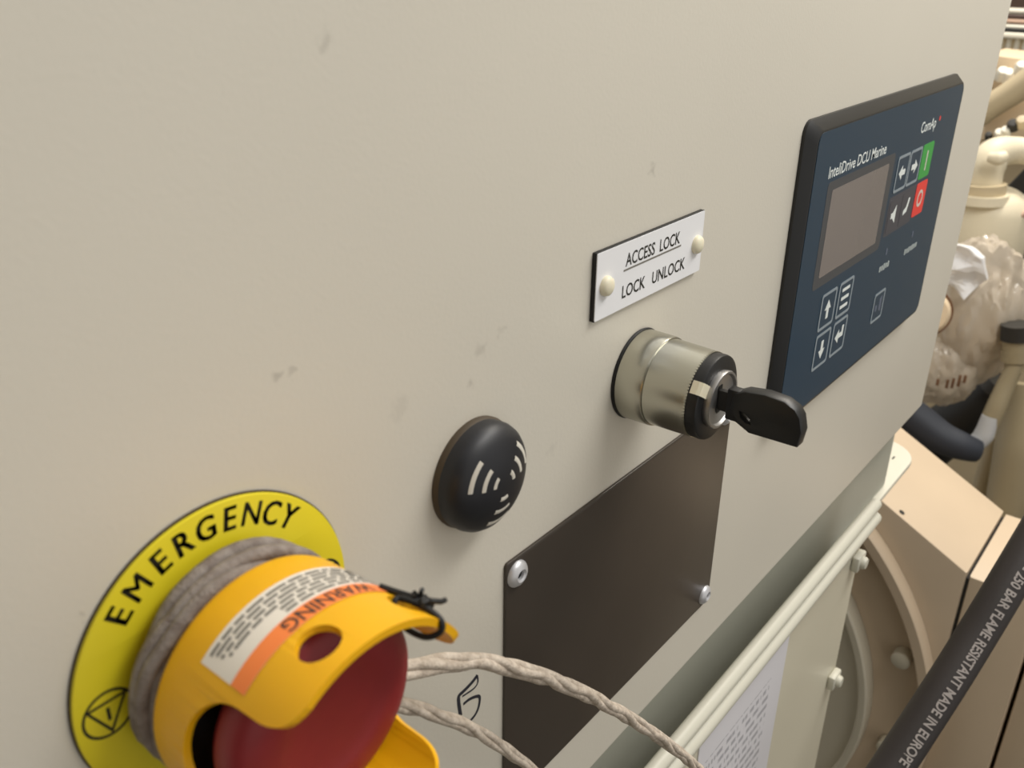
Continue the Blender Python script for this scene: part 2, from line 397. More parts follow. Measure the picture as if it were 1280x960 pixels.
obj('keypad_back', mv(shape([rrect(.0945, .1305, .0590, .0765, .0015)], FZ, FZ+.00004), dx), M['keypad'], ct)
def ring(x0, x1, y0, y1, t=.0012, r=.0016): return [rrect(x0, x1, y0, y1, r), rrect(x0+t, x1-t, y0+t, y1-t, r*.5)]
arrow = lambda a, s=1: [(x*math.cos(a)-y*math.sin(a), x*math.sin(a)+y*math.cos(a)) for x, y in ((-.0038*s, -.0012*s), (.0002*s, -.0012*s), (.0002*s, -.0031*s), (.0042*s, 0), (.0002*s, .0031*s), (.0002*s, .0012*s), (-.0038*s, .0012*s))]
def key(name, x0, y0, icons, line='outline', fill='membrane', icon='icon', label=None, s=.0158):
    b = obj(name, mv(shape([rrect(x0, x0+s, y0, y0+s, .0016)], FZ, FZ+.00012), dx), M[fill], ct)
    if line: obj('key_outline', mv(shape(ring(x0, x0+s, y0, y0+s), FZ+.0001, FZ+.00018), dx), M[line], b)
    if icons: obj('icon', mv(shape(icons, FZ+.0001, FZ+.00019), dx+x0+s/2, y0+s/2), M[icon], b)
    if label: b['label'] = label
    return b
key('key_button', .0965, .0780, [arrow(pi)], label='left arrow key')
key('key_button', .1130, .0780, [arrow(0)], label='right arrow key')
key('key_button', .1300, .0780, [rrect(-.0008, .0008, -.0045, .0045, .0003)], line=None, fill='green', icon='pale', label='green start key')
key('key_button', .1315, .0603, [circ(.0040), circ(.0027)], line=None, fill='redkey', icon='pale', label='red stop key')
horn = [(-.004, -.0012), (-.0018, -.0012), (.002, -.004), (.002, .004), (-.0018, .0012), (-.004, .0012)]
key('key_button', .0965, .0600, [horn], line=None, fill='keypad', label='horn key', s=.0150)
key('key_button', .1130, .0600, [[(-.0036, -.003), (.0012, -.002), (.0036, .004), (.0016, .0042), (-.0004, .0002), (-.0036, -.001)]], line=None, fill='keypad', label='reset key', s=.0150)
key('key_button', .0312, .0343, [arrow(pi/2)], label='up arrow key')
key('key_button', .0497, .0343, [rrect(-.0042, .0042, .0022+d, .0036+d, .0004) for d in (.001, -.0028, -.0066)], label='page key with three bars')
key('key_button', .0317, .0168, [arrow(-pi/2)], label='down arrow key')
key('key_button', .0502, .0168, [[(-.0042, 0), (-.0004, .0031), (-.0004, .0012), (.0026, .0012), (.0026, .0040), (.0046, .0040), (.0046, -.0010), (-.0004, -.0010), (-.0004, -.0031)]], label='enter key')
key('key_button', .0990, .0172, [circ(.0016, -.003, -.0005, 20), [(.0008, -.002), (.004, -.0036), (.004, .0042), (.0008, .003)]], line='outline', icon='ltblue', label='faint lamp test key', s=.0145)
for u in (.1040, .1400): obj('indicator_lamp', mv(shape([rrect(-.001, .001, -.0016, .0016, .0008)], FZ, FZ+.0001), u+dx, .0508), M['ltblue'], ct)
for u0, n in ((.0978, 5), (.1318, 7)):
    pcs = []
    for k in range(n):
        h = random.uniform(.0011, .0018); pcs.append(shape([rrect(-.00095, .00095, -h, h, .0004)], FZ, FZ+.00006)); mv(pcs[-1], u0+.0013+k*.0027+dx, .0437)
    obj('small_print', join(pcs), M['icon_dim'], ct)['kind'] = 'stuff'

# ================================================================== ACCESS LOCK LABEL
al = panel_thing('engraved_label', -.0967, .0942, 'white engraved access lock label with black edge above the key switch', 'label sign')
hw, hh = .0281, .0093
obj('black_core', shape([rrect(-hw, hw, -hh, hh, .0004)], 0, .00125, .0001), M['deep_black'], al)
wf = obj('white_face', shape([rrect(-hw+.0002, hw-.0002, -hh+.0002, hh-.0002, .0004)], .00125, .0015), M['white'], al)
obj('lettering', text('ACCESS  LOCK', .0050, .0015, sx=.84, x=-.0002, y=.0040, bold=.00005), M['print'], al)
obj('lettering', text('LOCK', .0050, .0015, sx=.88, x=-.0097, y=-.0046, bold=.00005), M['print'], al)
obj('lettering', text('UNLOCK', .0050, .0015, sx=.88, x=.0090, y=-.0046, bold=.00005), M['print'], al)
obj('underline', shape([[(-.0152, .0013), (.0150, .0013), (.0150, .0018), (-.0152, .0018)]], .0015, .00156), M['grey_print'], al)
for u in (-.0236, .0243):
    obj('rivet', mv(lathe([(.0027, .0015), (.0027, .0021), (.0024, .0028), (.0015, .0033), (0, .0035)], 28), u, -.0003), M['cream'], al)

# ================================================================== DARK NAMEPLATE
a0, a1, b0, b1 = -.1592, -.0314, -.0610, .0281
npl = panel_thing('nameplate', (a0+a1)/2, (b0+b1)/2, 'blank dark brown nameplate riveted below the key switch', 'plate')
obj('plate', shape([rrect(-(a1-a0)/2, (a1-a0)/2, -(b1-b0)/2, (b1-b0)/2, .0012)], 0, .0009, .0002), M['brown'], npl)
for sx in (-1, 1):
    for sy in (-1, 1):
        cx = sx*((a1-a0)/2-.0044); cy = sy*((b1-b0)/2-.0050)
        rv = obj('rivet', mv(lathe([(.0011, .0009), (.0013, .0024), (.0019, .0028), (.0031, .0023), (.0038, .0015), (.0039, .0009)], 28), cx, cy), M['steel'], npl)
        obj('rivet_hole', mv(shape([circ(.0013, n=20)], .0009, .0017), cx, cy), M['deep_black'], rv)

# ================================================================== BUZZER
bz = panel_thing('panel_buzzer', -.1712, .0614, 'round black domed buzzer with pale sound wave arcs beside the emergency stop', 'buzzer')
obj('gasket', lathe([(0, 0), (.0137, 0), (.0138, .0008), (.0134, .0017), (.012, .0018), (0, .0018)], 64), M['gasket'], bz)
dome = [(.0134, .0014), (.0135, .0038), (.0131, .0053), (.0121, .0067), (.0105, .0079), (.0085, .0088), (.0062, .0095), (.0035, .0099), (0, .0100)]
cap = obj('dome_cap', lathe(dome, 72, ang=70), M['navy'], bz)
def dome_h(r):
    for (r1, z1), (r2, z2) in zip(dome[1:], dome[2:]):
        if r2 <= r <= r1: return z1+(z2-z1)*(r1-r)/(r1-r2)
    return .010
for a0_ in (148, 28, -92):
    for rr, half in ((.0034, 22), (.0067, 23), (.0100, 22)):
        V = []; F = []; n = 20
        for i in range(n+1):
            a = R_(a0_-half+2*half*i/n)
            for q in (-.00055, -.0002, .0002, .00055):
                r = rr+q; V.append((r*math.cos(a), r*math.sin(a), dome_h(r)+(.00012 if abs(q) < .0003 else .00002)))
        for i in range(n):
            for k in range(3): F.append((i*4+k, i*4+k+1, i*4+k+5, i*4+k+4))
        obj('sound_arc', pymesh(V, F), M['pale'], cap)

# ================================================================== KEY SWITCH AND KEY
KX, KZ = -.0988, .0613
ks = panel_thing('key_switch', KX, KZ, 'round chrome key switch with black face below the white label', 'switch')
obj('gasket', lathe([(.0134, 0), (.0136, .0004), (.0134, .0009), (.01, .0009)], 64), M['deep_black'], ks)
obj('chrome_base', lathe([(.0100, .0008), (.0131, .0008), (.0133, .0012), (.0132, .0090), (.0130, .0095), (.0120, .0096)], 80), M['chrome'], ks)
obj('chrome_barrel', lathe([(.0120, .0092), (.0127, .0094), (.0124, .0215), (.0123, .0222), (.0117, .0226)], 80), M['chrome'], ks)
knl = []
for k in range(90):
    a = 2*pi*k/90; knl.append(xf(rbox(-.00012, .00012, -.00028, .00028, -.0004, .0004, 0), Matrix.Rotation(a, 4, 'Z') @ Matrix.Translation((.01225, 0, .0222))))
obj('knurled_rim', join(knl), M['chrome'], ks)['kind'] = 'stuff'
blk = obj('black_face', lathe([(.0095, .0220), (.0121, .0222), (.0122, .0248), (.0120, .0255), (.0115, .0258), (.0070, .0258), (0, .0258)], 72), M['black'], ks)
ptr = [(.0072, .0013), (.0072, -.0013), (.0106, -.0013), (.0121, -.0010), (.01225, .0010), (.0106, .0013)]
pv = []; pf = []
for (r, z) in ((.0070, .0255), (.0113, .0255), (.0121, .0252), (.01255, .0242), (.01255, .0224)):
    for s in (-1, 1): pv.append((r, s*.0018, z+.0007))
for k in range(4): pf.append((2*k, 2*k+1, 2*k+3, 2*k+2))
obj('pointer_mark', xf(pymesh(pv, pf, 10), Matrix.Rotation(R_(148), 4, 'Z')), M['cream'], ks)
core = obj('lock_core', lathe([(.0080, .0252), (.0083, .0272), (.0081, .0277), (.0075, .0277), (.0070, .0270), (.0034, .0263), (0, .0263)], 56), M['core'], ks)
obj('keyway', shape([rrect(-.0011, .0011, -.0042, .0042, .0004)], .0263, .02655), M['deep_black'], core)
kk = panel_thing('key', KX, KZ, 'black plastic headed key inserted in the chrome key switch', 'key')
def kpt(px, py):
    p = on_x(px, py, KX); return (-p.y, p.z-KZ)              # (outward, up)
bow_px = [(922, 489), (935, 486), (960, 490), (985, 499), (998, 509), (1004, 520), (1006, 538), (1000, 556), (970, 547), (940, 538), (922, 523), (916, 508)]
bow = [kpt(*q) for q in bow_px]
bow = [(a, b) for a, b in bow]
hole = [(p[0], p[1]) for p in (kpt(*q) for q in [(929, 511), (935, 514), (941, 521), (942, 527), (936, 525), (930, 518)])]
bm_ = shape([bow, hole], -.0023, .0023, .0005)
to_w = Matrix(((0, 0, -1, 0), (0, 1, 0, 0), (1, 0, 0, 0), (0, 0, 0, 1)))     # (out, up, thick) -> local (x right = -thick, y up, z out)
obj('bow', xf(bm_, to_w), M['black'], kk)
obj('blade', rbox(-.0009, .0009, -.0030, .0030, .0230, .0330, .0003), M['iron_dark'], kk)
obj('blade_collar', rbox(-.0017, .0017, -.0046, .0046, .0292, .0335, .0006), M['black'], kk)

# ================================================================== EMERGENCY STOP
es = panel_thing('emergency_stop', -.2406, .0576, 'red emergency stop push button in yellow shroud on round yellow legend plate', 'button')
RS = .0218
def RW(wv): return .0214+(.0222-.0214)*(wv-.0125)/.028
obj('gasket', shape([circ(.0289, n=128), circ(.0120, n=48)], 0, .0005), M['gasket'], es)  # dark ring added to draw the shadow line round the legend
lg = obj('legend_plate', shape([circ(.0286, n=128), circ(.0120, n=48)], 0, .0012, .0002), M['legend'], es)
for word, angs, sg in (('EMERGENCY', (136.1, 124.3, 112.4, 101.9, 91.2, 80.4, 69.6, 59.2, 49.0), 1),):
    letters = []
    for ch, a in zip(word, angs):
        t = text(ch, .0066, 0, bold=0 if ch in 'MN' else .00006, sx=.86)
        t = join([t, mv(t.copy(), .00012), mv(t.copy(), -.00012)])
        letters.append(xf(t, Matrix.Rotation(R_(a-90*sg), 4, 'Z') @ Matrix.Translation((0, .0247*sg, .0012))))
    obj('lettering', join(letters), M['print'], lg)
for sx in (-1, 1):
    c0 = (sx*.0229, .0004); tri = [(-.0037, .0026), (.0037, .0026), (0, -.0042)]; tin = [(-.0029, .0021), (.0029, .0021), (0, -.0032)]
    g = join([shape([circ(.0046), circ(.0041)], .0012, .00126), shape([tri, tin], .0012, .00126), shape([rrect(-.0003, .0003, -.0014, .0012, .0001)], .0012, .00126)])
    obj('stop_symbol', mv(g, *c0), M['print'], lg)
obj('neck', lathe([(.0165, .0010), (.0165, .0125)], 64), M['shroud'], es)
shell = lathe([(.0120, .0112), (.0203, .0112), (.0211, .0118), (.0214, .0128), (.0222, .0407), (.0208, .0407), (.0200, .0140), (.0120, .0140)], 160, closed=True)
half = [(119.5, 41.0), (124, 40.7), (128, 40.3), (131.5, 39.7), (134.5, 38.6), (136.8, 37), (138.2, 34.8), (138.6, 31.7), (139.3, 28.4), (142.3, 25.2), (147, 23.2), (151.5, 22.0), (158, 21.0), (167.5, 20.6)]
half = [(p.x, p.y) for p in catmull([(a, b, 0) for a, b in half], 3)]
ol = [(119, 46)]+half+[(335-a, b) for a, b in reversed(half[:-1])]+[(335-119, 46)]
def radial_cutter(poly, r0, r1):
    n = len(poly); V = []; F = []
    for r in (r0, r1):
        for a, wv in poly: V.append((r*math.cos(R_(a)), r*math.sin(R_(a)), wv/1000))
    F = [tuple(range(n-1, -1, -1)), tuple(range(n, 2*n))]+[(i, (i+1) % n, n+(i+1) % n, n+i) for i in range(n)]
    bm = bmesh.new(); me = bpy.data.meshes.new('c'); me.from_pydata(V, [], F); bm.from_mesh(me)
    bmesh.ops.triangulate(bm, faces=[f for f in bm.faces if len(f.verts) > 4]); return from_bm(bm)
cuts = [radial_cutter(ol, .0165, .03), radial_cutter([(a+180, b) for a, b in ol], .0165, .03)]
for off in (0, 180):
    for a in (102.4, 51.6):
        cuts.append(radial_cutter([(off+a+9.6*math.cos(2*pi*k/28), 34.6+3.4*math.sin(2*pi*k/28)) for k in range(28)], .0165, .03))
obj('shroud', boolean_cut(shell, cuts, .0004), M['shroud'], es)
# warning label on the shroud
TH0, TH1 = 133.6, 30.0
def lab(t0, t1, w0, w1, z, m, name, par):
    L = R_(t0-t1)*RS
    return obj(name, wrap(grid_patch(0, L, w0, w1, 60, 2, z), RS, R_(t1)), m, par)
wl_ = lab(TH0, TH1, .0187, .0298, .00010, M['label_white'], 'warning_label', es)
lab(TH0, TH1, .0264, .0298, .00016, M['orange'], 'orange_header', wl_)
obj('lettering', wrap(sliced(text('WARNING', .0038, .00020, sx=.98, bold=.00003), 0, .001), RS, R_(82), .0280, 1), M['brownpipe'], wl_)
rows = []
for k, (wr, s0, s1) in enumerate(((.0254, .0015, .0300), (.0243, .0020, .0320), (.0232, .0015, .0362), (.0221, .0020, .0372), (.0210, .0015, .0375), (.0199, .0020, .0378))):
    s = s0
    while s < s1:
        L = random.uniform(.0012, .0038)
        if k < 2 and s > .024: break
        rows.append(wrap(grid_patch(s, min(s+L, s1), wr-.00030, wr+.00030, 4, 1, .00020), RS, R_(TH1), 0)); s += L+.0006
obj('small_print', join(rows), M['grey_print'], wl_)['kind'] = 'stuff'
# red mushroom head
obj('inner_collar', lathe([(.0199, .0142), (.0160, .0143), (.0150, .0150), (.0105, .0152), (.0100, .0225)], 48), M['deep_black'], es)
obj('button_head', lathe([(.0090, .0222), (.0165, .0226), (.0182, .0234), (.0189, .0248), (.0189, .0277), (.0185, .0291), (.0172, .0302), (.0148, .0309), (.0115, .0312), (.0106, .0309), (.0070, .0305), (0, .0303)], 96, ang=50), M['red'], es)

# ================================================================== WIRE TIE ON THE SHROUD
wt = panel_thing('wire_tie', -.2406, .0576, 'twisted black wire tied through a hole in the yellow shroud', 'wire')
def cylp(a, r, wv): return Vector((r*math.cos(R_(a+3)), r*math.sin(R_(a+3)), wv-.0012))
loop = [cylp(50, .0224, .0345), cylp(47, .0228, .0385), cylp(44, .0222, .0418), cylp(42, .0205, .0424), cylp(43, .0186, .0405), cylp(47, .0184, .0370), cylp(51, .0195, .0345), cylp(52, .0215, .0342)]
obj('wire_loop', tube(catmull(loop, 6, True)+[loop[0]], .00055, 10, False), M['deep_black'], wt)
st = [cylp(48, .0222, .0290), cylp(45, .0226, .0320), cylp(43.5, .0231, .0350), cylp(43, .0232, .0380)]
obj('wire_strand', tube(catmull(st, 6), .0006, 10), M['deep_black'], wt)
st = [cylp(46, .0228, .0375), cylp(44, .0240, .0385), cylp(40, .0246, .0392), cylp(37, .0252, .0390)]
obj('wire_end', tube(catmull(st, 6), .0005, 8), M['deep_black'], wt)
st = [cylp(45, .0226, .0378), cylp(46, .0243, .0368), cylp(48, .0252, .0372)]
obj('wire_end', tube(catmull(st, 6), .0004, 8), M['deep_black'], wt)
kn = [cylp(45+4*math.sin(t*1.9), .0234+.0007*math.cos(t*2.3), .0375+.0013*math.sin(t)) for t in [k*.5 for k in range(26)]]
obj('wire_knot', tube(kn, .0005, 8), M['deep_black'], wt)

# ================================================================== TWINE
tw = panel_thing('twine', -.2406, .0576, 'grey beige twisted twine wound round the yellow shroud base with loose ends', 'twine')
coil = []
for k in range(0, 2*48+1):
    a = -40+k*360/48; q = k/96
    coil.append(Vector((.0190*math.cos(R_(a)), .0190*math.sin(R_(a)), .0040+.0050*q+.0004*math.sin(k*.31))))
obj('coil', rope(coil, .0025, .085, 3, 8, .3), M['twine_coil'], tw)
toloc = Matrix.Translation((-.2406, 0, .0576)) @ Matrix.Rotation(pi/2, 4, 'X'); toloc = toloc.inverted()
def tail(pts, rad, pitch, name):
    P = catmull([toloc @ p for p in pts], 14)
    n = len(P); rr = [rad[0]+(rad[1]-rad[0])*i/(n-1) for i in range(n)]
    return obj(name, rope(P, rr, pitch, 4, 8, .5), M['twine'], tw)
start = toloc.inverted() @ coil[-1]; start2 = toloc.inverted() @ coil[0]
tail([start, on_y(470, 842, -.010), on_y(515, 836, -.012), on_y(560, 828, -.014), on_y(605, 828, -.016), on_y(660, 840, -.019), on_y(715, 860, -.022), on_y(765, 885, -.025), on_y(815, 916, -.028), on_y(860, 950, -.031), on_y(905, 992, -.034), on_y(945, 1042, -.036), on_y(945, 1042, -.036)+Vector((.012, -.002, -.03)), on_y(945, 1042, -.036)+Vector((.015, -.002, -.09))], (.0024, .0015), .105, 'loose_end')
tail([start2, on_y(470, 872, -.009), on_y(505, 882, -.010), on_y(545, 893, -.012), on_y(585, 909, -.014), on_y(625, 932, -.016), on_y(662, 960, -.018), on_y(700, 998, -.020), on_y(700, 998, -.020)+Vector((.008, -.001, -.03)), on_y(700, 998, -.020)+Vector((.009, -.001, -.07))], (.0018, .0014), .085, 'loose_end')

# ================================================================== COUPLING GUARD AND HOUSING (beyond the cabinet)
gd = empty('coupling_guard', (.42, .0, -.9), 'beige sloping sheet metal guard over the flywheel housing right of cabinet', 'guard')
def sect(poly, x0, x1, bev=.002):      # polygon in (y, z) extruded along x
    me = shape([poly], x0, x1, bev); return xf(me, Matrix(((0, 0, 1, 0), (1, 0, 0, 0), (0, 1, 0, 0), (0, 0, 0, 1))))
G = lambda me: mv(me, -.42, 0, .9)
zs = lambda y: -.259+.507*(y+.0365)
obj('sloped_cover', G(sect([(-.0355, -.9), (.40, -.9), (.40, -.06), (.28, zs(.28)+.0), (-.0355, -.2585)], .360, .473)), M['guard'], gd)
obj('side_cover', G(sect([(-.0872, -.9), (-.0380, -.9), (-.0380, -.2605), (-.0872, -.2605)], .360, .473)), M['guard'], gd)
obj('joint_strip', G(sect([(-.0385, -.9), (-.0350, -.9), (-.0350, -.263), (-.0385, -.265)], .362, .471, .0003)), M['iron_dark'], gd)
obj('rear_cover', G(sect([(-.30, -.9), (-.0900, -.9), (-.0900, -.2655), (-.30, -.2655)], .368, .473)), M['guard'], gd)
ps = on_x(1125, 649, .36); obj('paint_chip', G(xyz_disc(shape([circ(.0025, n=7)], 0, .0002), (.366, on_x(1125, 651, .366).y, zs(on_x(1125, 651, .366).y)+.0001), (0, -.45, .89))), M['iron_dark'], gd)
hs = empty('flywheel_housing', (.35, .21, -.9), 'round beige grey flywheel housing with raised rims behind lower panel', 'housing')
HC = (.212, -.432)
def axis_x(me, x): return mv(xf(me, Matrix.Rotation(pi/2, 4, 'Y')), x-.35, HC[0]-.21, HC[1]+.9)
# local z -> +x ; profile z negative is towards the camera
obj('outer_rim', axis_x(lathe([(.2440, .0), (.2440, -.012), (.2455, -.014), (.2530, -.014), (.2545, -.012), (.2545, .0)], 160), .3595), M['guard'], hs)
obj('inner_rim', axis_x(lathe([(.1960, .0), (.1960, -.015), (.1972, -.0165), (.2020, -.0165), (.2035, -.015), (.2035, 0)], 160), .3595), M['guard_face'], hs)
obj('face_disc', axis_x(lathe([(0, -.010), (.196, -.010), (.197, 0)], 128), .3595), M['guard_face'], hs)
for px, py in ((1128, 822),):
    q = on_x(px, py, .355)
    b = join([xyz_disc(lathe([(0, .0105), (.0062, .0105), (.0076, .0095), (.0078, .0)], 28), (q.x+.004, q.y, q.z), (-1, 0, 0))])
    obj('bolt', mv(b, -.35, -.21, .9), M['guard_face'], hs)
a0_ = math.atan2(on_x(1128, 822, .355).z-HC[1], on_x(1128, 822, .355).y-HC[0])
for k in (-2, -1, 1, 2):
    a = a0_+k*R_(24); b = xyz_disc(lathe([(0, .0105), (.0062, .0105), (.0076, .0095), (.0078, .0)], 28), (.359, HC[0]+.224*math.cos(a), HC[1]+.224*math.sin(a)), (-1, 0, 0))
    obj('bolt', mv(b, -.35, -.21, .9), M['guard_face'], hs)

# ================================================================== HYDRAULIC HOSE
hp = [at_d(1382, 520, .60), at_d(1343, 588, .575), at_d(1303, 656, .56), at_d(1258, 732, .55), at_d(1220, 795, .545), at_d(1182, 856, .54), at_d(1113, 962, .535), at_d(1055, 1050, .53), at_d(990, 1145, .53)]
ho = empty('hydraulic_hose', hp[4], 'black rubber hydraulic hose with grey printed lettering crossing the guard', 'hose')
HR = .0096
path = [p-hp[4] for p in catmull(hp, 10)]
obj('hose_body', tube(path, HR, 28), M['hose'], ho)
Ls = [0]
for i in range(1, len(path)): Ls.append(Ls[-1]+(path[i]-path[i-1]).length)
def on_path(s):
    for i in range(1, len(Ls)):
        if Ls[i] >= s or i == len(Ls)-1:
            t = (s-Ls[i-1])/(Ls[i]-Ls[i-1]); return path[i-1].lerp(path[i], t), (path[i]-path[i-1]).normalized()
def s_at(px, py):
    best = min(range(len(path)), key=lambda i: abs((lambda d: 480-FPX*d.dot(UP)/d.dot(FW))(path[i]+hp[4]-CAM)-py)); return Ls[best]
sA, sB = s_at(1275, 711), s_at(1125, 950)
tm = sliced(text('- 250 BAR FLAME RESISTANT MADE IN EUROPE', .0072, 0, depth=.00012, align='LEFT', bold=.00016), 1, .0008)
wid = max(v.co.x for v in tm.vertices)
for v in tm.vertices:
    s = sA+v.co.x/wid*(sB-sA); c_, t_ = on_path(s)
    n_ = (CAM-hp[4]-c_); n_ = (n_-t_*n_.dot(t_)).normalized(); u_ = n_.cross(t_)
    ph = R_(20)+v.co.y/HR; v.co = c_+(n_*math.cos(ph)+u_*math.sin(ph))*(HR+.00006+v.co.z)
tm.update(); obj('lettering', tm, M['hosetext'], ho)

# ================================================================== ENGINE BEYOND
EX = .95
eg = empty('engine', (1.05, .35, -1.2), 'cream painted marine diesel engine standing behind the cabinet edge', 'engine')
E = lambda me: mv(me, -1.05, -.35, 1.2)
def quad_box(px, x0, x1, m, name, par, bev=.004, conv=E):
    """box whose near face is a picture outline standing at x0"""
    P = [on_x(a, b, x0) for a, b in px]; me = sect([(p.y, p.z) for p in P], x0, x1, bev); return obj(name, conv(me), m, par)
def ptube(px, r_px, m, name, par, conv=E, seg=20, n=6):
    P = catmull([on_x(a, b, x) for a, b, x in px], n)
    rr = []
    for i in range(len(P)):
        t = i/(len(P)-1)*(len(r_px)-1); k = min(int(t), len(r_px)-2); rr.append((r_px[k]+(r_px[k+1]-r_px[k])*(t-k))*mpp(P[i]))
    return obj(name, conv(tube(P, rr, seg)), m, par)
quad_box([(1140, 640), (1205, 84), (1400, 94), (1400, 720)], 1.30, 1.52, M['engine2'], 'engine_block', eg, .01)
quad_box([(1238, 66), (1300, 74), (1300, 120), (1232, 112)], 1.20, 1.30, M['engine3'], 'head_cover', eg, .012)
for px, py in ((1251, 97), (1258, 99), (1274, 90)):
    q = on_x(px, py, 1.185); obj('bolt', E(xyz_disc(lathe([(0, .016), (.006, .0155), (.008, .013), (.009, 0)], 16), q, (-.6, -.2, .75))), M['whitepipe'], eg)
ptube([(1205, 158, 1.12), (1240, 132, 1.12), (1270, 113, 1.12), (1310, 84, 1.12)], (15, 16, 17), M['engine2'], 'charge_air_pipe', eg)
quad_box([(1222, 178), (1232, 140), (1310, 105), (1310, 178)], 1.15, 1.30, M['engine3'], 'intake_cover', eg, .012)
for px, py, rr in ((1236, 174, 4), (1249, 171, 5), (1257, 168, 5), (1266, 160, 6), (1277, 156, 6)):
    q = on_x(px, py, 1.0); obj('bolt', E(xyz_disc(lathe([(0, .012), (rr*.0009, .0115), (rr*.0011, .009), (rr*.0012, 0)], 14), q, (-.7, 0, .7))), random.choice([M['iron_dark'], M['whitepipe'], M['engine2']]), eg)
elb = ptube([(1300, 192, .98), (1270, 188, .97), (1245, 192, .95), (1232, 210, .94), (1228, 232, .94), (1226, 250, .94)], (15, 17, 22, 22, 22), M['engine'], 'coolant_elbow', eg, n=8)
ptube([(1236, 196, .905), (1248, 198, .905), (1258, 194, .91)], (6, 9, 6), M['engine'], 'elbow_boss', eg)
ptube([(1229, 229, .935), (1227, 243, .935)], (27, 27), M['engine2'], 'elbow_collar', eg, seg=32)
ptube([(1227, 241, .935), (1225, 252, .935)], (32, 33), M['engine'], 'elbow_flange', eg, seg=32)
# round body under the elbow
q = on_x(1228, 290, .96); bod = lathe([(0, .058), (.03, .055), (.044, .046), (.050, .03), (.052, .0), (.052, -.05), (.048, -.06), (0, -.06)], 40)
obj('pump_body', E(mv(bod, q.x, q.y, q.z)), M['engine'], eg)
ptube([(1300, 262, .95), (1275, 270, .94), (1258, 283, .93), (1240, 288, .92)], (4, 4, 4), M['tanpipe'], 'sensor_lead', eg)
quad_box([(1252, 240), (1300, 190), (1300, 300), (1262, 290)], 1.10, 1.2, M['iron_dark'], 'dark_bracket', eg, .006)
quad_box([(1262, 330), (1310, 310), (1310, 430), (1258, 415)], 1.02, 1.1, M['iron_dark'], 'dark_mount', eg, .006)
em = empty('engine_mount', on_x(1260, 640, .8), 'smooth beige engine mount casting rising beside the leaning pipe', 'mount')
Ec = lambda me: mv(me, *(-em.location))
ptube([(1248, 690, .80), (1262, 620, .81), (1272, 560, .82), (1284, 480, .84)], (22, 26, 27, 22), M['engine_shaded'], 'casting', em, Ec, 28, 8)
ptube([(1215, 650, .84), (1230, 600, .85), (1246, 545, .86)], (10, 11, 11), M['engine_shaded'], 'drain_pipe', em, Ec)

# fitting on top of the leaning pipe
ft = empty('pipe_fitting', on_x(1268, 470, .78), 'stacked beige union fitting on the leaning pipe beside the engine', 'fitting')
Fc = lambda me: mv(me, *(-ft.location))
for (ya, yb, r, m) in ((405, 424, 19, 'iron_dark'), (424, 437, 16, 'engine_shaded'), (437, 450, 17, 'engine_shaded'), (450, 462, 13, 'engine_shaded')):
    ptube([(1272-(ya-405)*.05, ya, .78), (1272-(yb-405)*.05, yb, .78)], (r, r), M[m], 'union_ring', ft, Fc, 28)
lp_ = empty('leaning_pipe', on_x(1225, 545, .75), 'thin beige pipe leaning beside blue grey hose with pale sleeve end', 'pipe')
Lc = lambda me: mv(me, *(-lp_.location))
ptube([(1270, 455, .775), (1258, 480, .77), (1245, 510, .76), (1232, 540, .755)], (9, 11, 12, 12), M['engine_shaded'], 'pipe_run', lp_, Lc)
ptube([(1238, 520, .754), (1230, 543, .75), (1220, 553, .745), (1211, 557, .74)], (10, 12, 11, 10), M['clamp'], 'pale_sleeve', lp_, Lc)
bh = empty('coolant_hose', on_x(1190, 550, .70), 'dark blue grey rubber hose lying under the wrapped filter', 'hose')
Bc = lambda me: mv(me, *(-bh.location))
ptube([(1120, 505, .72), (1150, 527, .72), (1175, 546, .72), (1200, 557, .725), (1222, 564, .735)], (21, 21, 20, 18, 14), M['bluehose'], 'hose_body', bh, Bc, 24)
bk = empty('intake_duct', on_x(1220, 510, .94), 'black rubber duct behind the wrapped filter above the hose', 'duct')
Kc = lambda me: mv(me, *(-bk.location))
ptube([(1150, 560, .94), (1195, 528, .94), (1225, 503, .94), (1252, 476, .94)], (34, 32, 27, 19), M['deep_black'], 'duct_body', bk, Kc, 24)
ptube([(1240, 488, .92), (1250, 478, .92)], (17, 17), M['iron_dark'], 'duct_cuff', bk, Kc, 24)

# film-wrapped filter
fc_ = on_x(1218, 400, .82)
wf_ = empty('wrapped_filter', fc_+Vector((0, 0, -.12)), 'beige engine filter wrapped in crumpled clear plastic film beside cabinet edge', 'filter')
Wc = lambda me: mv(me, *(-wf_.location))
obj('filter_body', Wc(mv(lathe([(0, .062), (.026, .060), (.033, .052), (.035, .04), (.035, -.045), (.030, -.06), (0, -.062)], 40), *fc_)), M['engine3'], wf_)
def crumple(rx, ry, rz, centre, amp, seed, sub=5):
    bm = bmesh.new(); bmesh.ops.create_icosphere(bm, subdivisions=sub, radius=1)
    for v in bm.verts:
        d = v.co.normalized(); d2 = Vector((d.x, d.y, d.z*.35)); n1 = noise.noise(d2*2.3+Vector((seed, 0, 0))); n2 = abs(noise.noise(d2*4.5+Vector((0, seed, 0)))); n3 = abs(noise.noise(d2*9+Vector((0, 0, seed))))
        k = 1+amp*(.9*n1+.7*n2+.35*n3-.3); v.co = Vector((d.x*rx, d.y*ry, d.z*rz))*k+centre
    return from_bm(bm, ang=25)
obj('plastic_film', Wc(crumple(.050, .056, .088, fc_+Vector((0, 0, .012)), .16, 3.1)), M['film'], wf_)
obj('plastic_film', Wc(crumple(.045, .046, .050, fc_+Vector((-.012, .020, -.056)), .16, 8.4)), M['film'], wf_)
